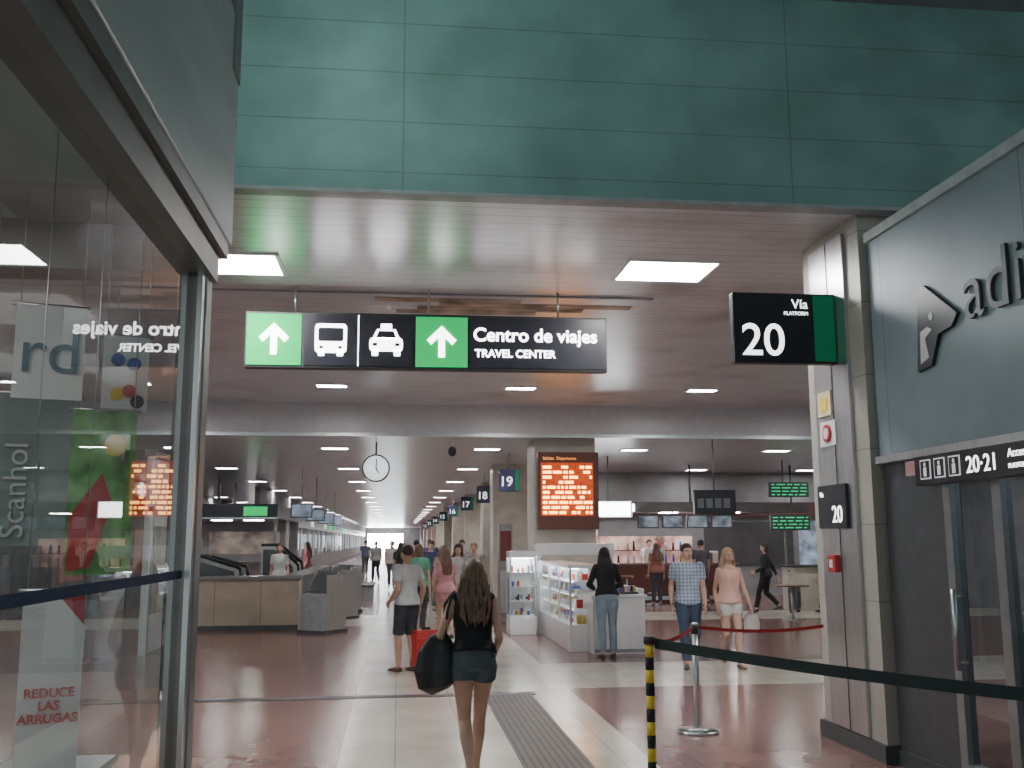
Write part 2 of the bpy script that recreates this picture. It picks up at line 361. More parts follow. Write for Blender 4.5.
for z in (.1,.53,.98,1.43,1.88):
    y=.05
    while y<2.75:
        d=.06+random.random()*.12; s.box(-3.3,-3.05,y,y+d,z,z+.12+random.random()*.18,random.choice(merch)); y+=d+.03
s.done()

# ================================================================ barrier posts & belts
s=B('barrier_post_striped')
for i in range(10): s.cyl((1.9,7.6,.03+i*.094),(1.9,7.6,.03+(i+1)*.094),.032,.032,yellow if i%2 else blackb)
s.cyl((1.9,7.6,0),(1.9,7.6,.03),.17,.15,dgrey); s.cyl((1.9,7.6,.97),(1.9,7.6,1.03),.042,.042,bframe)
s.done()
def stanch(x,y,name='barrier_post_steel'):
    s=B(name); s.cyl((x,y,0),(x,y,.025),.19,.185,steel,40); s.cyl((x,y,.025),(x,y,.05),.18,.04,steel,40); s.cyl((x,y,.04),(x,y,.9),.028,.028,steel); s.cyl((x,y,.88),(x,y,.97),.036,.036,bframe); s.cyl((x,y,.97),(x,y,.985),.036,.02,steel); s.done()
stanch(2.76,9.3)
def belt(name,p0,p1,sag,h,m,n=14):
    s=B(name); p0=V(p0);p1=V(p1); nrm=(p1-p0).cross(V((0,0,1))).normalized()*.0015
    for i in range(n):
        def pt(i):
            t_=i/n; p=p0.lerp(p1,t_); p.z-=sag*4*t_*(1-t_); return p
        a,b_=pt(i),pt(i+1); u=V((0,0,h/2))
        for sg in (1,-1): s.quad([a-u+nrm*sg,b_-u+nrm*sg,b_+u+nrm*sg,a+u+nrm*sg],m)
        s.quad([a+u-nrm,b_+u-nrm,b_+u+nrm,a+u+nrm],m)
    return s.done()
belt('barrier_belt_black',(1.94,7.58,.975),(3.87,4.75,.90),.03,.075,M('belt_black_green',(.012,.03,.028),.6))
belt('barrier_belt_red',(1.94,7.66,.98),(2.73,9.27,.94),.04,.035,redb)
belt('barrier_belt_red',(2.80,9.32,.94),(CX-.02,8.9,.97),.04,.03,redb)
s=B('floor_cap_bollard'); s.cyl((3.62,7.35,0),(3.62,7.35,.03),.1,.09,steel); s.ell((3.62,7.35,.03),(.07,.07,.04),steel); s.done()

# ================================================================ clock
s=B('station_clock'); cx,cy,cz=-.48,21.9,3.30
s.cyl((cx,cy-.06,cz),(cx,cy+.06,cz),.30,.30,M('clock_rim',(.1,.1,.11),.4),48); s.cyl((cx,cy-.07,cz),(cx,cy-.06,cz),.265,.265,M('clock_face',(.75,.8,.85),emit=1.4,var=0),48)
for i in range(12):
    a=i*math.pi/6; s.cyl((cx+.24*math.sin(a),cy-.075,cz+.24*math.cos(a)),(cx+.19*math.sin(a),cy-.075,cz+.19*math.cos(a)),.008,.008,bframe,6)
s.cyl((cx,cy-.08,cz),(cx+.01,cy-.08,cz+.2),.013,.011,bframe,6); s.cyl((cx,cy-.082,cz),(cx+.07,cy-.082,cz-.12),.015,.012,bframe,6); s.cyl((cx,cy,cz+.29),(cx,cy,ZL),.02,.02,dsteel)
s.done()
s=B('ceiling_camera'); s.cyl((1.15,21.5,ZL),(1.15,21.5,ZL-.15),.02,.02,white); s.ell((1.15,21.5,ZL-.22),(.09,.09,.11),dgrey); s.done()

# ================================================================ departures board + pillar
s=B('pillar_departures'); s.box(2.85,4.15,20.9,22.1,0,ZL,cream); s.box(2.82,4.18,20.87,22.13,0,.15,dgrey); s.done()
s=B('departures_board'); s.box(2.88,4.16,20.6,20.88,1.97,3.56,M('board_brown',(.14,.05,.035),.4),.01)
s.box(2.94,4.04,20.585,20.6,2.24,3.34,oglow)
for r in range(10):
    z=2.28+r*.104; x=2.98
    while x<3.98:
        w_=random.choice([.05,.09,.14,.18]); w_=min(w_,4.01-x)
        if w_>.03 and random.random()<.8: s.box(x,x+w_,20.578,20.585,z,z+.055,orange)
        x+=w_+.035
so=s.done()
text('Salidas  Departures',(2.98,20.58,3.40),.09,M('led_orange_dim',(1,.36,.1),emit=1.5,var=0),parent=so)

gy=[24.3,32,40,50,61,73,86,100]
nums=['19','18','17','16','15','14','13','12']
for i,(g,nm) in enumerate(zip(gy,nums)):
    s=B('platform_number_sign'); x0=2.44 if i==0 else 2.50
    s.box(x0,x0+.50,g,g+.15,2.92,3.46,M('sign_navy',(.035,.035,.09),.3),.01); s.box(x0+.40,x0+.49,g-.01,g,2.94,3.44,signgd); s.cyl((x0+.25,g+.07,3.46),(x0+.25,g+.07,ZL),.02,.02,steel)
    so=s.done(); text(nm,(x0+.01,g-.012,3.05),.33,M('lettering_far',(.8,.8,.85),emit=1.3,var=0),parent=so,bold=.004)
for i,g in enumerate([28,37,46.5,57,68,80,93,107,121,135]):
    s=B('pillar'); x0=2.65 if i==0 else 3.1
    s.box(x0,x0+1.0,g,g+1.0,0,ZL,cream); s.box(x0-.02,x0+1.02,g-.02,g+1.02,0,.15,dgrey); s.done()
s=B('information_totem'); s.box(2.2,2.5,22.0,22.3,0,2.1,grey,.01); s.box(2.23,2.47,21.985,22.0,1.3,1.95,M('totem_maroon',(.2,.04,.04),.4)); s.box(2.23,2.47,21.985,22.0,.2,1.1,steel); s.done()

# ================================================================ sales kiosk
s=B('sales_kiosk')
s.box(3.02,3.85,15.6,16.45,0,.86,white,.01); s.box(2.99,3.88,15.57,16.48,.86,.90,white,.008)
s.box(3.04,3.83,15.592,15.6,.03,.08,grey)
s.box(2.72,3.15,16.0,19.3,0,.42,white,.01); s.box(3.85,4.05,16.45,19.3,0,.95,white,.01)
s.box(2.70,3.17,15.98,19.32,1.30,1.36,white,.01); s.box(3.12,3.15,16.5,19.3,.42,1.30,white)
s.box(2.7,4.1,19.25,19.35,.0,1.0,white); s.box(2.62,4.15,19.15,19.40,1.46,1.68,white,.01)
for xx in (2.66,4.06): s.box(xx,xx+.05,19.25,19.3,0,1.48,steel)
for yy in (15.99,17.1,18.2,19.26): s.box(2.73,2.76,yy,yy+.03,.42,1.30,steel)
for z in (.66,.88,1.09): s.box(2.76,3.12,16.02,19.28,z,z+.012,white)
s.quad([(2.735,16.02,.42),(2.735,19.28,.42),(2.735,19.28,1.30),(2.735,16.02,1.30)],gl2); s.quad([(2.74,16.0,.42),(3.12,16.0,.42),(3.12,16.0,1.30),(2.74,16.0,1.30)],gl2)
s.box(2.78,2.90,16.05,19.25,1.285,1.30,shopc)
for z in (.655,.875,1.085): s.box(2.78,2.80,16.05,19.25,z-.006,z+.004,shopc)
for z in (.42,.672,.892,1.102):
    y=16.08
    while y<19.15:
        d=.05+random.random()*.08; h=.06+random.random()*.10; s.box(2.86,2.9+random.random()*.15+.04,y,y+d,z,z+h,random.choice(merch)); y+=d+.04+random.random()*.06
so=s.done()
s=B('counter_display_tray'); s.box(3.50,3.8,15.8,16.2,.90,.93,dgrey)
for i in range(6): s.box(3.52+.045*i,3.55+.045*i,15.9,16.05,.93,1.02,merch[i])
s.done()
for (xa,ya) in ((2.10,18.95),(2.3,20.0)):
    s=B('glass_display_cabinet'); wd=.55 if ya>19.5 else .50; s.box(xa,xa+wd,ya,ya+.6,0,.35,white,.01); s.box(xa,xa+wd,ya,ya+.6,1.42,1.54,white,.01)
    for px_ in (xa,xa+wd-.03):
        for py_ in (ya,ya+.57): s.box(px_,px_+.03,py_,py_+.03,.35,1.42,steel)
    s.quad([(xa+.012,ya,.35),(xa+.012,ya+.6,.35),(xa+.012,ya+.6,1.42),(xa+.012,ya,1.42)],gl2); s.quad([(xa,ya+.012,.35),(xa+wd,ya+.012,.35),(xa+wd,ya+.012,1.42),(xa,ya+.012,1.42)],gl2)
    s.box(xa+.05,xa+wd-.05,ya+.05,ya+.55,1.405,1.42,shopc); s.box(xa+.03,xa+wd-.03,ya+.56,ya+.58,.35,1.42,white)
    for z in (.35,.62,.88,1.14):
        s.box(xa+.03,xa+wd-.03,ya+.03,ya+.56,z,z+.012,white)
        for i in range(4):
            for j in range(3):
                if random.random()<.7: s.box(xa+.05+.10*i,xa+.09+.10*i,ya+.06+.15*j,ya+.12+.15*j,z+.012,z+.05+random.random()*.08,random.choice(merch))
    s.done()

# ================================================================ left: stairwell parapet, machines, doorway
gt=M('granite_top',(.2,.19,.18),.2)
s=B('stairwell_parapet'); s.box(-4.6,-1.95,20.8,21.1,0,1.0,creamw); s.box(-4.65,-1.92,20.75,21.15,1.0,1.06,gt); s.box(-4.6,-1.95,20.78,20.8,0,.1,dgrey)
s.box(-2.25,-1.95,21.1,30,0,1.0,creamw); s.box(-2.3,-1.92,21.1,30,1.0,1.06,gt)
s.done()
dgl=M('balustrade_dark_glass',(.06,.07,.075),.15,var=.1)
def escal(x0,x1,y,zt):
    s=B('escalator_balustrade')
    s.prism([(x0,0),(x1,0),(x1,1.12),(x1-.06,1.18),(x0+.35,zt),(x0,zt)],'y',y,y+.12,grey)
    s.prism([(x0+.06,.9),(x1-.08,.9),(x1-.1,1.12),(x0+.33,zt-.08),(x0+.06,zt-.08)],'y',y-.012,y,dgl)
    s.cyl((x0,y+.06,zt+.03),(x0+.35,y+.06,zt+.03),.04,.04,blackb,12); s.cyl((x0+.35,y+.06,zt+.03),(x1,y+.06,1.2),.04,.04,blackb,12)
    s.cyl((x1,y+.06,1.2),(x1+.03,y+.06,1.0),.04,.04,blackb,12); s.done()
escal(-3.4,-2.5,26.0,1.62); escal(-3.4,-2.5,27.1,1.62); escal(-4.4,-3.3,21.9,1.40); escal(-4.4,-3.3,22.9,1.40)
def machine(x,y):
    s=B('ticket_machine')
    s.prism([(-.35,0),(.3,0),(.3,1.15),(.1,1.15),(-.2,.75),(-.3,.72)],'x',-.3,.3,grey)
    s.prism([(-.215,.78),(.08,1.16),(.095,1.15),(-.2,.768)],'x',-.24,.24,dgrey)
    s.box(-.33,.33,-.4,.33,0,.06,dgrey); s.box(-.31,-.29,-.3,.3,.06,1.1,steel); s.box(.29,.31,-.3,.3,.06,1.1,steel)
    s.done((x,y,0),math.radians(-35))
machine(-1.40,20.2); machine(-1.3,23.6); machine(-1.3,25.8)
s=B('partition_doorway'); s.box(-4.0,-3.92,16.6,18.8,0,3.1,white); s.box(-3.92,-3.88,16.6,16.7,0,3.1,steel); s.box(-3.92,-3.88,18.7,18.8,0,3.1,steel); s.box(-3.93,-3.88,16.6,18.8,2.2,2.3,steel); s.box(-3.92,-3.90,16.9,18.5,.6,2.0,M('poster_grey',(.45,.45,.42),.5,var=.5,scale=2)); s.box(-4.03,-3.86,16.55,18.85,3.1,3.2,dsteel)
s.done()
s=B('ticket_office_canopy'); s.box(-7.5,-3.6,31,38,2.42,2.86,black); s.box(-7.5,-3.58,30.98,31,2.42,2.46,steel)
for yy in (31.1,34.5,37.8): s.box(-3.72,-3.62,yy,yy+.1,0,2.42,dsteel); s.box(-6.0,-5.9,yy,yy+.1,2.86,ZL,dsteel)
s.box(-7.4,-3.7,37.9,38,0,2.42,wallg); s.box(-6.8,-4.3,37.85,37.9,1.3,2.1,M('office_back_panel',(.3,.25,.22),.5,emit=.3,var=.6,scale=2)); s.box(-7.4,-3.8,33,33.4,0,1.05,wallg); s.box(-7.4,-3.8,32.95,33.45,1.05,1.1,gt)
for x in (-6.6,-5.6,-4.6): s.box(x-.3,x+.3,33,33.4,2.41,2.42,white_l)
s.box(-4.6,-3.9,30.96,30.98,2.5,2.78,signg)
s.done()
s=B('hall_side_panels')
for i,(y,m) in enumerate(((22,walld),(25,wallg),(28,walld))):
    s.box(-7.2,-7.1,y,y+2.8,0,2.6,m); s.box(-7.1,-7.08,y+.4,y+2.2,.9,2.1,screen if i==1 else M('poster_maroon',(.25,.08,.07),.5,var=.5,scale=2))
s.box(-7.2,-7.05,22,30.7,2.6,3.0,black)
s.done()
s=B('shop_row_left')
s.box(-5.4,-5.2,39,165,2.45,3.05,black); s.box(-5.4,-5.2,39,165,3.05,ZL-.03,wallg); s.box(-5.35,-5.2,39,165,0,.9,wallg); s.box(-9,-8.9,22,165,0,ZL-.03,wallg)
y=39
while y<160:
    L=3+random.random()*4
    m=random.choice([shopl,walld,walld,screen,wallg])
    s.box(-8.9,-8.8,y,y+L,1.0,2.4,m); s.box(-5.36,-5.24,y,y+.15,.9,2.45,steel)
    if random.random()<.5: s.box(-5.2,-5.17,y+.5,y+L*.7,2.6,2.9,random.choice([signg,dimw,greenled,dimw]))
    y+=L
s.done()
s=B('hanging_screen')
for i in range(4):
    yy=29+i*5; s.box(-3.0,-2.4,yy,yy+.08,2.4,2.8,dgrey,.01); s.box(-2.97,-2.43,yy-.005,yy,2.43,2.77,screen); s.cyl((-2.7,yy+.04,2.8),(-2.7,yy+.04,ZL),.015,.015,dsteel)
s.done()
s=B('waiting_bench'); 
for i in range(4):
    x=-.9; yy=30+i*.6; s.box(x-.25,x+.25,yy,yy+.52,.42,.47,dgrey,.01); s.box(x-.27,x-.22,yy,yy+.52,.47,.9,dgrey,.01)
s.box(x-.03,x+.03,30,32.3,.36,.42,steel); s.box(x-.2,x+.2,30.2,30.26,0,.36,steel); s.box(x-.2,x+.2,32.0,32.06,0,.36,steel); s.done()

# ================================================================ right: café area
s=B('cafe_back_wall'); s.box(4.6,XR,31,31.2,0,ZL-.02,wallg); s.box(4.6,XR,30.9,31,2.45,2.9,M('cafe_fascia',(.10,.05,.05),.4))
s.box(5.9,9.2,30.6,31,1.0,1.04,wood); s.box(5.9,9.2,30.6,31,1.4,1.43,wood); s.box(5.9,9.2,30.96,30.99,.95,1.85,M('backbar_light',(.8,.36,.30),emit=.8,var=.8,scale=2))
s.box(9.6,12.5,30.96,30.99,.9,2.3,walld); s.box(12.7,14.8,30.96,30.99,.9,2.3,screen)
x=6
while x<9.1:
    for z in (1.04,1.43):
        s.cyl((x,30.75,z),(x,30.75,z+.2+random.random()*.1),.04,.03,random.choice(merch),8)
    x+=.16+random.random()*.2
s.done()
s=B('cafe_bar_counter'); s.box(5.9,9.4,27.6,28.3,0,1.05,wood); s.box(5.8,9.5,27.5,28.4,1.05,1.1,M('bar_top',(.25,.2,.18),.2)); s.box(5.9,9.4,27.58,27.6,.1,.2,steel)
s.box(7.0,7.5,27.9,28.2,1.1,1.5,steel,.02); s.box(8.2,9.0,27.8,28.2,1.38,1.42,white); s.box(8.2,8.23,27.8,28.2,1.1,1.38,steel); s.box(8.97,9.0,27.8,28.2,1.1,1.38,steel)
s.done()
s=B('cafe_canopy'); s.box(5.2,11.5,27.3,28.6,2.5,2.75,wallg); s.box(5.4,6.5,27.28,27.3,2.52,2.72,shopc)
for x in (5.4,8.3,11.3): s.cyl((x,28,2.75),(x,28,ZL),.03,.03,dsteel)
for x in (5.8,7.6,9.4): s.box(x-.22,x+.22,27.6,28,2.485,2.5,white_l)
for i,x in enumerate((6.9,7.6,8.3,9.0)):
    s.box(x-.30,x+.30,27.35,27.42,2.06,2.42,dgrey,.01); s.box(x-.27,x+.27,27.345,27.35,2.09,2.39,M('tv_glow',(.25,.3,.36),emit=.5,var=.7,scale=4)); s.cyl((x,27.4,2.42),(x,27.4,2.5),.02,.02,dsteel)
s.done()
for x in (6.2,6.9,7.6,8.3,9.0):
    s=B('bar_stool'); s.cyl((x,27.1,.72),(x,27.1,.78),.18,.18,wood); s.cyl((x,27.1,.02),(x,27.1,.72),.025,.025,steel); s.cyl((x,27.1,0),(x,27.1,.03),.2,.2,steel); s.cyl((x,27.1,.3),(x,27.1,.32),.13,.13,steel); s.done()
s=B('service_counter'); s.box(9.75,12.2,24.2,25,0,1.05,cream,.01); s.box(9.7,12.25,24.15,25.05,1.05,1.1,dgrey); s.done()
for z0 in (2.86,1.98):
    s=B('menu_screen'); s.box(9.9,11.0,26.0,26.1,z0,z0+.40,dgrey,.01)
    for r in range(4):
        x=9.96
        while x<10.9:
            w_=.06+random.random()*.2; s.box(x,min(x+w_,10.94),25.99,26,z0+.05+r*.09,z0+.08+r*.09,greenled); x+=w_+.06
    s.cyl((10.3,26.05,z0+.40),(10.3,26.05,ZL),.02,.02,dsteel) if z0>2.5 else s.cyl((10.3,26.05,0),(10.3,26.05,z0),.03,.03,dsteel)
    s.done()
s=B('hanging_sign_board'); s.box(6.2,7.1,20.6,20.7,2.27,2.78,black,.01); s.cyl((6.65,20.65,2.78),(6.65,20.65,ZL),.02,.02,dsteel)
for i in range(4): s.box(6.26+.19*i,6.4+.19*i,20.59,20.6,2.4,2.6,M('sign_tiles',(.15,.16,.18),.4))
s.done()
s=B('drinks_cooler'); s.box(4.7,5.8,29,29.6,0,2.3,M('pink_panel',(.6,.35,.35),.4)); s.box(4.8,5.7,28.98,29,.9,2.1,shopl)
for z in (1.2,1.5,1.8): s.box(4.8,5.7,28.96,28.98,z,z+.03,steel)
s.done()
s=B('hanging_lit_panel'); s.box(4.75,5.9,25,25.12,2.3,2.72,white,.01); s.box(4.8,5.85,24.99,25,2.33,2.69,shopc); s.cyl((5.3,25.06,2.72),(5.3,25.06,ZL),.02,.02,dsteel); s.done()
s=B('shop_row_right'); s.box(4.5,4.6,32,165,2.5,ZL-.03,walld)
y=32
while y<160:
    L=3+random.random()*4; s.box(5.6,5.7,y,y+L,0,2.5,random.choice([shopl,shopl,wallg,wallg,M('shop_pink',(.9,.4,.4),emit=1)])); s.box(4.5,4.62,y,y+.2,0,2.5,cream); y+=L
s.done()
for (x,y) in ((8.6,21.5),(11,20)):
    s=B('cafe_table'); s.cyl((x,y,.72),(x,y,.75),.38,.38,wood); s.cyl((x,y,.02),(x,y,.72),.03,.03,steel); s.cyl((x,y,0),(x,y,.03),.24,.24,steel); s.done()

# ================================================================ PEOPLE
def ring_loft(bm,rings,n=14,xref=V((1,0,0))):
    P=[V(r[0]) for r in rings]; k=len(P); loops=[]
    for i in range(k):
        d=(P[min(i+1,k-1)]-P[max(i-1,0)]).normalized()
        x=(xref-d*xref.dot(d))
        if x.length<.05: x=V((0,1,0))-d*d.y
        x.normalize(); y=d.cross(x)
        rx=rings[i][1]; ry=rings[i][2] if len(rings[i])>2 else rx
        loops.append([bm.verts.new(P[i]+x*rx*math.cos(2*math.pi*j/n)+y*ry*math.sin(2*math.pi*j/n)) for j in range(n)])
    for a,b_ in zip(loops,loops[1:]):
        for j in range(n): bm.faces.new((a[j],a[(j+1)%n],b_[(j+1)%n],b_[j]))
    bm.faces.new(loops[0][::-1]); bm.faces.new(loops[-1])
def sph(bm,c,r,n=12,M4=None):
    r=r if isinstance(r,tuple) else (r,r,r)
    m=Matrix.Translation(c)@Matrix.Diagonal((*r,1))
    if M4 is not None: m=M4@m
    return bmesh.ops.create_uvsphere(bm,u_segments=n,v_segments=n//2+2,radius=1,matrix=m)['verts']
def solidify(bm,name,mat,parent,voxel,sm=4):
    bmesh.ops.recalc_face_normals(bm,faces=bm.faces)
    me=bpy.data.meshes.new(name+'_t'); bm.to_mesh(me); bm.free()
    o=bpy.data.objects.new(name+'_t',me); bpy.context.collection.objects.link(o)
    r=o.modifiers.new('r','REMESH'); r.mode='VOXEL'; r.voxel_size=voxel
    if sm: q=o.modifiers.new('s','SMOOTH'); q.factor=.5; q.iterations=sm
    dg=bpy.context.evaluated_depsgraph_get(); dg.update()
    m2=bpy.data.meshes.new_from_object(o.evaluated_get(dg)); m2.name=name
    bpy.data.objects.remove(o); bpy.data.meshes.remove(me)
    m2.materials.clear(); m2.materials.append(mat)
    m2.polygons.foreach_set('use_smooth',[True]*len(m2.polygons))
    ob=bpy.data.objects.new(name,m2); bpy.context.collection.objects.link(ob); ob.parent=parent
    return ob
def ik(a,b,l1,l2,pole):
    d=b-a; L=d.length
    if L>(l1+l2)*.999: b=a+d.normalized()*(l1+l2)*.999; d=b-a; L=d.length
    x=(l1*l1-l2*l2+L*L)/(2*L); h=math.sqrt(max(0,l1*l1-x*x)); u=d.normalized()
    p=pole-u*pole.dot(u); p.normalize()
    return a+u*x+p*h,b
def interp(R,t):
    t=min(max(t,R[0][0]),R[-1][0])
    for a,b_ in zip(R,R[1:]):
        if a[0]<=t<=b_[0]:
            q=(t-a[0])/(b_[0]-a[0]); return [u+(v-u)*q for u,v in zip(a[1:],b_[1:])]
skinA=M('skin_tan',(.52,.30,.22),.5,var=.08); skinB=M('skin_light',(.62,.38,.29),.5,var=.08)
hairs={k_:M('hair_'+k_,c_,.45,var=.45,scale=60,st=(1,1,.12),bump=.4,bscale=90) for k_,c_ in dict(brown=(.16,.09,.06),black=(.015,.012,.014),blonde=(.45,.30,.16),dark=(.04,.026,.02),grey=(.3,.29,.28)).items()}
def cloth(name,c,**k_): return M('cloth_'+name,c,.85,var=.18,scale=6,bump=.35,bscale=14,**k_)
eyew=M('eye_white',(.8,.8,.78),.2); eyed=M('eye_dark',(.03,.02,.015),.2); lip=M('lip',(.45,.14,.12),.4); brow=M('brow',(.05,.03,.02),.7)
def make_hand(bm,side,wr,direction,fwd,curl,sc):
    z=-direction.normalized(); y=(fwd-z*fwd.dot(z)); 
    if y.length<.1: y=V((0,0,1))-z*z.z
    y.normalize(); x=y.cross(z)
    F=Matrix((x,y,z)).transposed().to_4x4(); F.translation=wr
    med=-side
    def T(p): return F@(V(p)*sc)
    ring_loft(bm,[(T((0,0,.02)),.024*sc,.018*sc),(T((0,0,-.02)),.028*sc,.017*sc),(T((0,0,-.06)),.040*sc,.014*sc),(T((med*.004,0,-.095)),.038*sc,.012*sc)],12,xref=y)
    for yy,L in ((.030,.070),(.010,.080),(-.010,.074),(-.029,.058)):
        p=V((0,yy,-.088)); a=curl*.35; pts=[(T(p),.0092*sc)]
        for sgl,fr in ((L*.45,1),(L*.3,1.3),(L*.25,1.0)):
            p=p+V((med*math.sin(a)*sgl,0,-math.cos(a)*sgl)); a+=curl*.6*fr; pts.append((T(p),(.0086-.0008*len(pts))*sc))
        ring_loft(bm,pts,8,xref=y); sph(bm,pts[-1][0],pts[-1][1],8)
    p=V((0,.02,-.025)); pts=[(T(p),.013*sc)]
    for dv,L in ((V((med*.35,.75,-.6)),.035),(V((med*.45,.45,-.8)),.03),(V((med*.6,.15,-.8)),.025)):
        p=p+dv.normalized()*L; pts.append((T(p),(.0115-.001*len(pts))*sc))
    ring_loft(bm,pts,8,xref=y); sph(bm,pts[-1][0],pts[-1][1],8)
def person(name,x,y,heading,H=1.7,fem=False,feet=None,hands=None,lean=0.,top=None,sleeve='short',topz=.93,bottom=None,blen='long',hair='brown',hstyle='short',skin=None,shoe=None,turn=0.,nod=0.,curl=(.6,.6),vox=.011,elbow=(None,None),tank=False,wide=1.0,hw=1.0):
    E=empty(name,(x,y,0),math.radians(heading)); s_=H/1.70; skin=skin or skinB
    E.scale=(s_,s_,s_)
    shoe=shoe or dgrey
    feet=feet or ((-.10,.0,.08),(.10,.03,.08))
    feet=[V(f_) for f_ in feet]
    drop=0
    while drop<.3 and any((V((sg*.085,0,.90-drop))-f_).length>.818 for sg,f_ in zip((-1,1),feet)): drop+=.004
    def tz(z): return z-drop
    def cy_(z): return lean*max(0,(z-.95))/.5
    w=(.160,.155,.120,.128,.143,.150,.122) if fem else (.160,.158,.142,.155,.178,.185,.150)
    w=[a*wide for a in w]
    TR=[(.86,.10,.085),(.90,w[0]*.97,.112),(.96,w[0],.118),(1.03,w[1]*.93,.105),(1.09,w[2],.092),(1.18,w[3],.098),(1.28,w[4],.118 if fem else .115),(1.35,w[5],.108),(1.405,w[6],.085),(1.435,.105,.068),(1.465,.058,.055),(1.50,.050,.052),(1.56,.048,.052)]
    def torso(bm,z0,z1,inf,fl=0):
        R=[]
        zz=[z0]+[t[0] for t in TR if z0<t[0]<z1]+[z1]
        for z in zz:
            rx,ry=interp(TR,z)
            fz=fl*max(0,(1.15-z))
            R.append(((0,cy_(z)-(.012 if z<1 else 0),tz(z)),rx+inf+fz,ry+inf+fz))
        ring_loft(bm,R,20)
    sw=(.145 if fem else .178)*wide
    hip=[V((sg*.083,0,tz(.905))) for sg in (-1,1)]
    sh=[V((sg*sw,cy_(1.39),tz(1.385))) for sg in (-1,1)]
    legs=[];arms=[]
    for i in (0,1):
        k_,a_=ik(hip[i],feet[i],.415,.41,V(((-.05,.05)[i],1,0))); legs.append((hip[i],k_,a_))
    hands=hands or ((-.22,.04,.86),(.22,.04,.86))
    for i in (0,1):
        h_=V(hands[i]); h_.z-=drop
        pl=V(elbow[i]) if elbow[i] else V(((-.25,.25)[i],-1,-.1))
        e_,w_=ik(sh[i],h_,.285,.25,pl); arms.append((sh[i],e_,w_))
    fk=.93 if fem else 1.
    def leg(bm,i,t0,t1,inf,minr=0):
        h,k_,a_=legs[i]
        R=[(0,.092),(.25,.087),(.5,.074*fk),(.8,.060*fk),(1,.054*fk),(1.15,.052*fk),(1.35,.056*fk),(1.6,.047*fk),(1.85,.036*fk),(2,.036)]
        ts=[t0]+[r[0] for r in R if t0<r[0]<t1]+[t1]; out=[]
        for t in ts:
            p=h.lerp(k_,t) if t<=1 else k_.lerp(a_,t-1)
            if 1<t<1.8: p=p+V((0,-.012,0))*math.sin((t-1)/.8*math.pi)
            out.append((p,max(interp(R,t)[0]+inf,minr)))
        ring_loft(bm,out,16)
    def arm(bm,i,t0,t1,inf,minr=0):
        h,k_,a_=arms[i]; g=.85 if fem else 1.08
        R=[(0,.050*g),(.3,.048*g),(.6,.043*g),(1,.036*g),(1.25,.040*g),(1.6,.033*g),(2,.025*g)]
        ts=[t0]+[r[0] for r in R if t0<r[0]<t1]+[t1]
        ring_loft(bm,[((h.lerp(k_,t) if t<=1 else k_.lerp(a_,t-1)),max(interp(R,t)[0]+inf,minr)) for t in ts],14)
        sph(bm,h,(.050*g+inf)); 
    bm=bmesh.new(); torso(bm,.86,1.56,0)
    for i in (0,1):
        leg(bm,i,0,2,0); sph(bm,legs[i][0],.09); sph(bm,legs[i][1],.053*fk); arm(bm,i,0,2,0); sph(bm,arms[i][1],.036*(.85 if fem else 1.08))
        a_=legs[i][2]; sph(bm,a_,.037)
    HM=Matrix.Translation((0,cy_(1.6)+.012,tz(1.588)))@Matrix.Rotation(math.radians(turn),4,'Z')@Matrix.Rotation(-math.radians(nod),4,'X')
    sph(bm,(0,-.008,.022),(.073,.092,.090),18,HM); sph(bm,(0,.022,-.040),(.056,.066,.066),14,HM); sph(bm,(0,.055,-.082),(.026,.022,.020),10,HM)
    sph(bm,(0,.080,.018),(.045,.015,.014),10,HM)
    sph(bm,(0,.094,-.028),(.013,.018,.014),8,HM); sph(bm,(0,.088,-.005),(.009,.012,.028),8,HM)
    for sg in (-1,1): sph(bm,(sg*.075,-.005,-.012),(.011,.020,.032),10,HM); sph(bm,(sg*.036,.060,-.035),(.024,.024,.024),8,HM)
    solidify(bm,'body',skin,E,vox,3)
    bm=bmesh.new()
    for i in (0,1):
        d=(arms[i][2]-arms[i][1]); make_hand(bm,(-1,1)[i],arms[i][2]+d.normalized()*.005,d,V((0,1,0)) ,curl[i],1.0)
    solidify(bm,'hands',skin,E,.0042 if vox<.012 else .006,1)
    b=B('face',E)
    for sg in (-1,1):
        c=HM@V((sg*.030,.079,-.002)); b.ell(c,(.013,.008,.008),eyew,10); c=HM@V((sg*.030,.086,-.002)); b.ell(c,(.006,.004,.006),eyed,8); c=HM@V((sg*.031,.090,.022)); b.ell(c,(.018,.005,.004),brow,8)
    b.ell(HM@V((0,.084,-.062)),(.022,.008,.007),lip,10); b.done()
    b=bmesh.new()
    for i in (0,1):
        k_,a_=legs[i][1],legs[i][2]
        lift=max(0,a_.z-.08); pitch=-min(1.1,lift*3.2); 
        fd=V((0,math.cos(pitch),math.sin(pitch))); up=V((0,-math.sin(pitch),math.cos(pitch)))
        sgn=(-1,1)[i]; ct=a_-up*.045; o_=V((sgn*.02,0,0))
        ring_loft(b,[(ct-fd*.065,.022,.022),(ct-fd*.05,.033,.034),(ct,.037,.038),(ct+fd*.07+o_*.5-up*.004,.042,.030),(ct+fd*.13+o_-up*.01,.042,.022),(ct+fd*.17+o_-up*.014,.030,.016),(ct+fd*.185+o_-up*.016,.015,.010)],12)
    solidify(b,'shoes',shoe,E,.008,2)
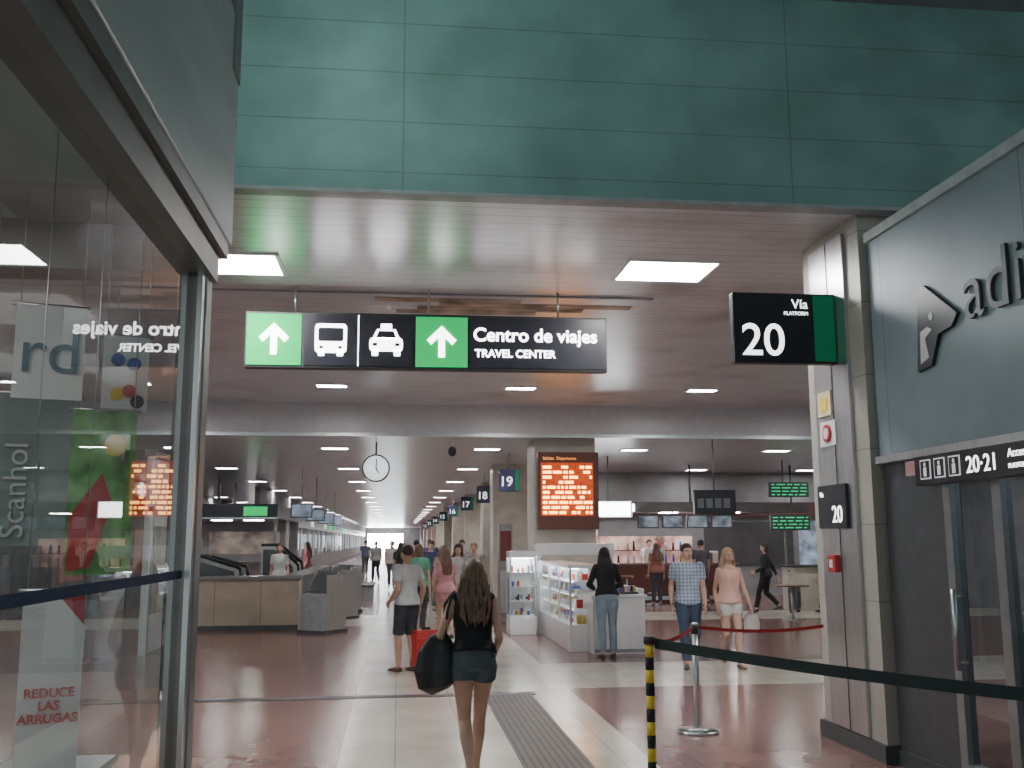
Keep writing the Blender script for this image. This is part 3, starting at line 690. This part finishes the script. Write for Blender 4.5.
    if bottom:
        b=bmesh.new()
        te={'long':1.93,'shorts':.80,'short':.40,'micro':.27,'knee':.98}[blen]
        torso(b,.86,1.05,.012)
        for i in (0,1): leg(b,i,0,te,.016 if blen!='long' else .013,minr=.058 if blen=='long' else (.08 if blen in('shorts','knee') else 0)); sph(b,legs[i][0],.101)
        if blen=='long':
            for i in (0,1): sph(b,legs[i][1],.066)
        solidify(b,'trousers' if blen=='long' else 'shorts',bottom,E,.010,2)
    if top:
        b=bmesh.new(); torso(b,topz,1.40 if tank else 1.445,.018,fl=.10)
        if sleeve=='short':
            for i in (0,1): arm(b,i,0,.62,.019)
        elif sleeve=='long':
            for i in (0,1): arm(b,i,0,1.95,.014); sph(b,arms[i][1],.055)
        elif sleeve=='cap':
            for i in (0,1): sph(b,sh[i]+V(((.02,-.02)[i],0,.012)),.052)
        solidify(b,'shirt',top,E,.010,2)
    b=bmesh.new()
    vs=sph(b,(0,-.016,.034),(.084,.100,.092),20)
    for v in vs:
        if v.co.y>.035 and v.co.z<.055: v.co.y=.035+(v.co.y-.035)*.15
        if v.co.z<-.02: v.co.z=-.02+(v.co.z+.02)*.4
        if v.co.z<-.0 and v.co.y>-.0: v.co.x*=.92
    for v in vs: v.co=HM@v.co
    if hstyle=='long':
        h0=HM.translation
        ring_loft(b,[(HM@V((0,-.045,.06)),.07,.05),(HM@V((0,-.06,-.01)),.088*hw,.055),(HM@V((0,-.062,-.09)),.095*hw,.048),(h0+V((0,-.088,-.17)),.102*hw,.042),(h0+V((0,-.112,-.25)),.09*hw,.034),(h0+V((.01,-.118,-.32)),.06*hw,.026),(h0+V((.015,-.115,-.36)),.03*hw,.012)],18)
        for sg in (-1,1): ring_loft(b,[(HM@V((sg*.068,-.01,.04)),.02,.035),(HM@V((sg*.080,-.01,-.06)),.018,.032),(HM@V((sg*.085,-.005,-.16)),.02,.028),(HM@V((sg*.09,.02,-.24)),.012,.014)],10)
        for k_ in range(9):
            a=(-.088+.022*k_)*hw; L=.02*((k_*5)%3)
            ring_loft(b,[(HM@V((a*.8,-.10,-.02)),.012),(h0+V((a*1.1+.008*((k_%2)*2-1),-.135,-.14)),.015),(h0+V((a*1.0-.010*((k_%2)*2-1),-.15,-.24)),.014),(h0+V((a*.9+.008*((k_%3)-1),-.150,-.30-L)),.012),(h0+V((a*.75+.01,-.14,-.36-L)),.005)],8)
    elif hstyle=='bob':
        ring_loft(b,[(HM@V((0,-.04,.06)),.07,.05),(HM@V((0,-.05,-.02)),.086,.06),(HM@V((0,-.05,-.10)),.082,.05),(HM@V((0,-.05,-.14)),.06,.03)],16)
    solidify(b,'hair',hairs[hair],E,.009 if vox>.009 else .0065,2)
    return E,arms,drop

E,arms,dr=person('woman_walking_with_shoulder_bag',.57,7.62,0,1.64,True,feet=((-.040,-.30,.17),(.035,.20,.08)),hands=((-.20,.16,1.03),(.19,.12,1.00)),elbow=((-.45,-.9,-.2),(.1,-1,0)),
  top=cloth('black',(.012,.012,.015)),sleeve='cap',topz=.99,bottom=cloth('denim_dark',(.08,.10,.115)),blen='micro',hair='brown',hstyle='long',skin=skinA,shoe=M('sandal',(.25,.15,.08),.6),curl=(1.4,.7),vox=.008,hw=1.22)
b=bmesh.new()
O=V((.03,-.02,.13))
ring_loft(b,[(V((-.24,.02,.98))+O,.03,.02),(V((-.27,.02,.93))+O,.10,.05),(V((-.30,.02,.82))+O,.155,.075),(V((-.31,.02,.70))+O,.175,.09),(V((-.30,.02,.60))+O,.155,.085),(V((-.28,.02,.55))+O,.08,.04)],18)
bag=solidify(b,'handbag',M('bag_black_leather',(.016,.016,.018),.4,bump=.5,bscale=12),E,.01,3)
s=B('bag_strap',E)
for mid in (V((-.205,-.09,1.28)),V((-.22,.10,1.3))):
    pp=[V((-.145,.02,1.42)),V((-.175,mid.y*.8,1.385)),mid,V((-.215,0,1.09))]
    for a,b_ in zip(pp,pp[1:]): s.cyl(a,b_,.011,.011,blackb,8)
s.done()

person('man_with_suitcase',.14,14.0,40,1.69,feet=((-.09,.06,.08),(.10,-.04,.08)),hands=((-.18,.14,.95),(.22,-.02,.88)),top=cloth('white_tee',(.55,.56,.56)),topz=.90,bottom=cloth('charcoal',(.04,.045,.055)),blen='knee',hair='dark',skin=skinA,shoe=M('shoe_brown',(.12,.05,.03),.6),curl=(.8,1.4),wide=.95)
def suitcase(x,y,m,rz=0,h=.55):
    s=B('suitcase'); s.box(-.19,.19,-.12,.12,.06,h,m,.03)
    for a in (-.14,.14):
        for c_ in (-.08,.08): s.cyl((a-.015,c_,.03),(a+.015,c_,.03),.03,.03,blackb,12)
        s.cyl((a*.6,.10,h),(a*.6,.10,h+.38),.008,.008,steel,8)
    s.cyl((-.1,.10,h+.38),(.1,.10,h+.38),.014,.014,blackb,8); s.box(-.14,.14,-.135,-.118,.12,h-.1,m,.01); s.box(-.06,.06,-.02,.02,h,h+.03,blackb)
    for z in (.2,.35): s.box(-.192,.192,-.01,.01,z,z+.01,blackb)
    s.done((x,y,0),rz)
suitcase(.40,14.05,red,.4)
plaid=cloth('plaid_blue',(.45,.52,.60))
def checks(m):
    n=m.node_tree.nodes; l=m.node_tree.links; p=n['Principled BSDF']; cr=[x_ for x_ in n if x_.bl_idname=='ShaderNodeValToRGB'][0]; tc=[x_ for x_ in n if x_.bl_idname=='ShaderNodeTexCoord'][0]
    last=cr.outputs[0]
    for d_ in ('X','Z'):
        wv=n.new('ShaderNodeTexWave'); wv.bands_direction=d_; wv.inputs['Scale'].default_value=6.5; l.new(tc.outputs['Object'],wv.inputs[0])
        mx=n.new('ShaderNodeMix'); mx.data_type='RGBA'; mx.blend_type='MULTIPLY'; r=n.new('ShaderNodeMath'); r.operation='GREATER_THAN'; r.inputs[1].default_value=.78
        l.new(wv.outputs['Fac'],r.inputs[0]); l.new(r.outputs[0],mx.inputs['Factor']); l.new(last,mx.inputs['A']); mx.inputs['B'].default_value=(.6,.62,.75,1); last=mx.outputs['Result']
    l.new(last,p.inputs['Base Color'])
checks(plaid)
person('man_in_checked_shirt',4.06,13.95,172,1.73,feet=((-.08,-.22,.15),(.08,.24,.08)),hands=((-.21,.14,.89),(.22,-.04,.88)),top=plaid,topz=.87,bottom=cloth('jeans',(.05,.07,.12)),hair='dark',skin=skinB,shoe=dgrey,turn=12,curl=(.8,.8),wide=.95)
E,_,_=person('woman_in_peach_top',4.64,13.9,180,1.66,True,feet=((-.05,.22,.08),(.05,-.24,.16)),hands=((-.24,.18,.90),(.19,.02,.88)),top=cloth('peach',(.80,.48,.40)),sleeve='none',tank=True,topz=.92,bottom=cloth('white_shorts',(.65,.62,.6)),blen='short',hair='blonde',hstyle='long',skin=skinB,shoe=M('sandal',(.25,.15,.08),.6),curl=(1.6,.7))
b=bmesh.new(); ring_loft(b,[((-.25,.20,.76),.03,.015),((-.25,.20,.73),.09,.04),((-.25,.20,.62),.12,.06),((-.25,.20,.52),.11,.055),((-.25,.20,.49),.05,.03)],14)
solidify(b,'handbag',M('bag_pale',(.5,.45,.42),.6),E,.01,2)
s=B('bag_handle',E); pp=[V((-.31,.20,.72)),V((-.28,.20,.81)),V((-.22,.20,.81)),V((-.19,.20,.72))]
for a,b_ in zip(pp,pp[1:]): s.cyl(a,b_,.006,.006,wood,8)
s.done()
person('woman_at_kiosk_counter',3.16,15.18,0,1.64,True,feet=((-.09,-.05,.08),(.10,.03,.08)),hands=((-.14,.33,1.04),(.14,.33,1.04)),elbow=((-.7,-.6,-.6),(.7,-.6,-.6)),lean=.12,top=cloth('black_knit',(.014,.014,.018)),sleeve='long',topz=.95,bottom=cloth('jeans_light',(.25,.33,.40)),hair='black',hstyle='long',skin=skinB,shoe=dgrey,nod=-15,curl=(.4,.4))
person('woman_pulling_trolley',8.95,24.0,60,1.70,True,feet=((-.06,.25,.08),(.06,-.28,.16)),hands=((-.2,.22,1.0),(.24,-.25,.86)),top=cloth('black_coat',(.02,.02,.025)),sleeve='long',topz=.87,bottom=cloth('black_trousers',(.02,.02,.02)),hair='dark',hstyle='bob',vox=.014)
suitcase(9.55,23.75,dgrey,math.radians(60),.6)
cr=[('woman_green_top',.42,19.6,0,1.68,True,(.12,.36,.22),'bob','brown',(.05,.05,.06),'long'),
('woman_pink_top',.86,18.2,10,1.62,True,(.60,.28,.30),'long','brown',(.5,.25,.25),'short'),
('woman_grey_dress',1.25,21.0,180,1.66,True,(.45,.42,.42),'long','dark',(.4,.38,.38),'short'),
('man_navy_shirt',.85,26.0,180,1.75,False,(.06,.07,.14),'short','dark',(.12,.12,.12),'long'),
('man_white_shirt',1.75,27.5,175,1.76,False,(.6,.6,.6),'short','dark',(.05,.05,.07),'long'),
('woman_red_top',1.9,32.0,0,1.66,True,(.5,.06,.06),'long','dark',(.05,.05,.07),'long'),
('man_blue_shirt',1.1,35.0,0,1.78,False,(.12,.2,.4),'short','dark',(.2,.18,.15),'long'),
('man_grey_shirt',-.9,44.0,20,1.75,False,(.3,.3,.3),'short','grey',(.05,.05,.06),'long'),
('woman_white_blouse',-2.75,24.4,180,1.70,True,(.5,.5,.5),'bob','dark',(.05,.05,.07),'long'),
('man_maroon_shirt',-5.2,26.0,170,1.76,False,(.25,.07,.07),'short','dark',(.05,.05,.07),'long'),
('cafe_customer',6.9,26.6,0,1.66,True,(.3,.12,.1),'long','brown',(.06,.06,.08),'long'),
('cafe_customer',8.1,26.5,10,1.75,False,(.1,.1,.12),'short','dark',(.06,.06,.08),'long'),
('bartender',7.4,29.3,180,1.75,False,(.65,.65,.65),'short','dark',(.02,.02,.02),'long'),
('cafe_customer',10.3,23.5,20,1.66,True,(.12,.06,.06),'bob','dark',(.06,.06,.08),'long'),
('woman_beige_top',1.02,23.0,10,1.64,True,(.5,.4,.3),'long','brown',(.1,.1,.12),'long'),
('man_red_shirt',.55,29.5,0,1.78,False,(.4,.08,.07),'short','dark',(.1,.1,.12),'long'),
('woman_black_top',1.5,24.6,180,1.66,True,(.03,.03,.035),'long','dark',(.2,.2,.25),'long'),
('man_dark_jacket',-6.2,32.0,90,1.76,False,(.04,.04,.05),'short','dark',(.05,.05,.07),'long'),
('cafe_customer',5.5,26.8,0,1.66,True,(.4,.38,.4),'long','blonde',(.06,.06,.08),'long'),
('traveller',1.75,23.2,170,1.72,False,(.35,.3,.28),'short','brown',(.1,.1,.1),'long'),
('traveller',.1,30.0,0,1.70,True,(.06,.06,.07),'long','dark',(.3,.3,.35),'short'),
('traveller',-.2,38.0,180,1.76,False,(.5,.48,.45),'short','dark',(.08,.08,.12),'long'),
('traveller',1.4,41.0,0,1.74,False,(.08,.08,.1),'short','dark',(.08,.08,.12),'long'),
('traveller',.4,47.0,180,1.70,True,(.55,.3,.28),'long','blonde',(.1,.1,.1),'long'),
('traveller',-1.6,52.0,0,1.76,False,(.1,.12,.2),'short','dark',(.1,.1,.1),'long'),
('traveller',1.8,52.0,170,1.72,True,(.4,.4,.42),'bob','dark',(.1,.1,.1),'long'),
('traveller',-2.9,33.5,90,1.72,True,(.3,.1,.12),'long','dark',(.1,.1,.1),'long'),
]
for i,(n_,x,y,hd,H,fm,tc_,hs,hc,bc,bl) in enumerate(cr):
    st=.18 if i%2 else .05
    person(n_,x,y,hd,H,fm,feet=((-.08,st,.08),(.08,-st,.08+st*.3)),hands=((-.21,.10,.88),(.21,.02,.86)),top=cloth(n_+str(i),tc_),topz=.9,bottom=cloth(n_+'b'+str(i),bc),blen=bl,hair=hc,hstyle=hs,skin=skinA if i%3 else skinB,vox=.016)

# ================================================================ LIGHT
for i,(x,y,e) in enumerate([(-.4,4.9,130),(4.5,2.6,15)]):  # fill lamps added out of view under the roof to light the bulkhead
    s=B('added_fill_lamp'); s.box(x-.7,x+.7,y-.08,y+.08,6.2,6.3,grey); s.cyl((x-.65,y,6.18),(x+.65,y,6.18),.025,.025,M('fill_tube_green_white_%d'%i,(.75,1,.95),emit=e,var=0)); s.done()
w=bpy.data.worlds.new('world'); bpy.context.scene.world=w; w.use_nodes=True
bg=w.node_tree.nodes['Background']; bg.inputs[0].default_value=(.58,.70,.73,1); bg.inputs[1].default_value=1.1

cd=bpy.data.cameras.new('camera'); co=bpy.data.objects.new('camera',cd); bpy.context.collection.objects.link(co)
co.matrix_world=Matrix.Translation((0,0,1.75))@Matrix.Rotation(-math.radians(6.5),4,'Z')@Matrix.Rotation(math.radians(98.87),4,'X')@Matrix.Rotation(-math.radians(.25),4,'Z')
cd.sensor_width=36; cd.lens=35.16; cd.clip_start=.05; cd.clip_end=400
bpy.context.scene.camera=co
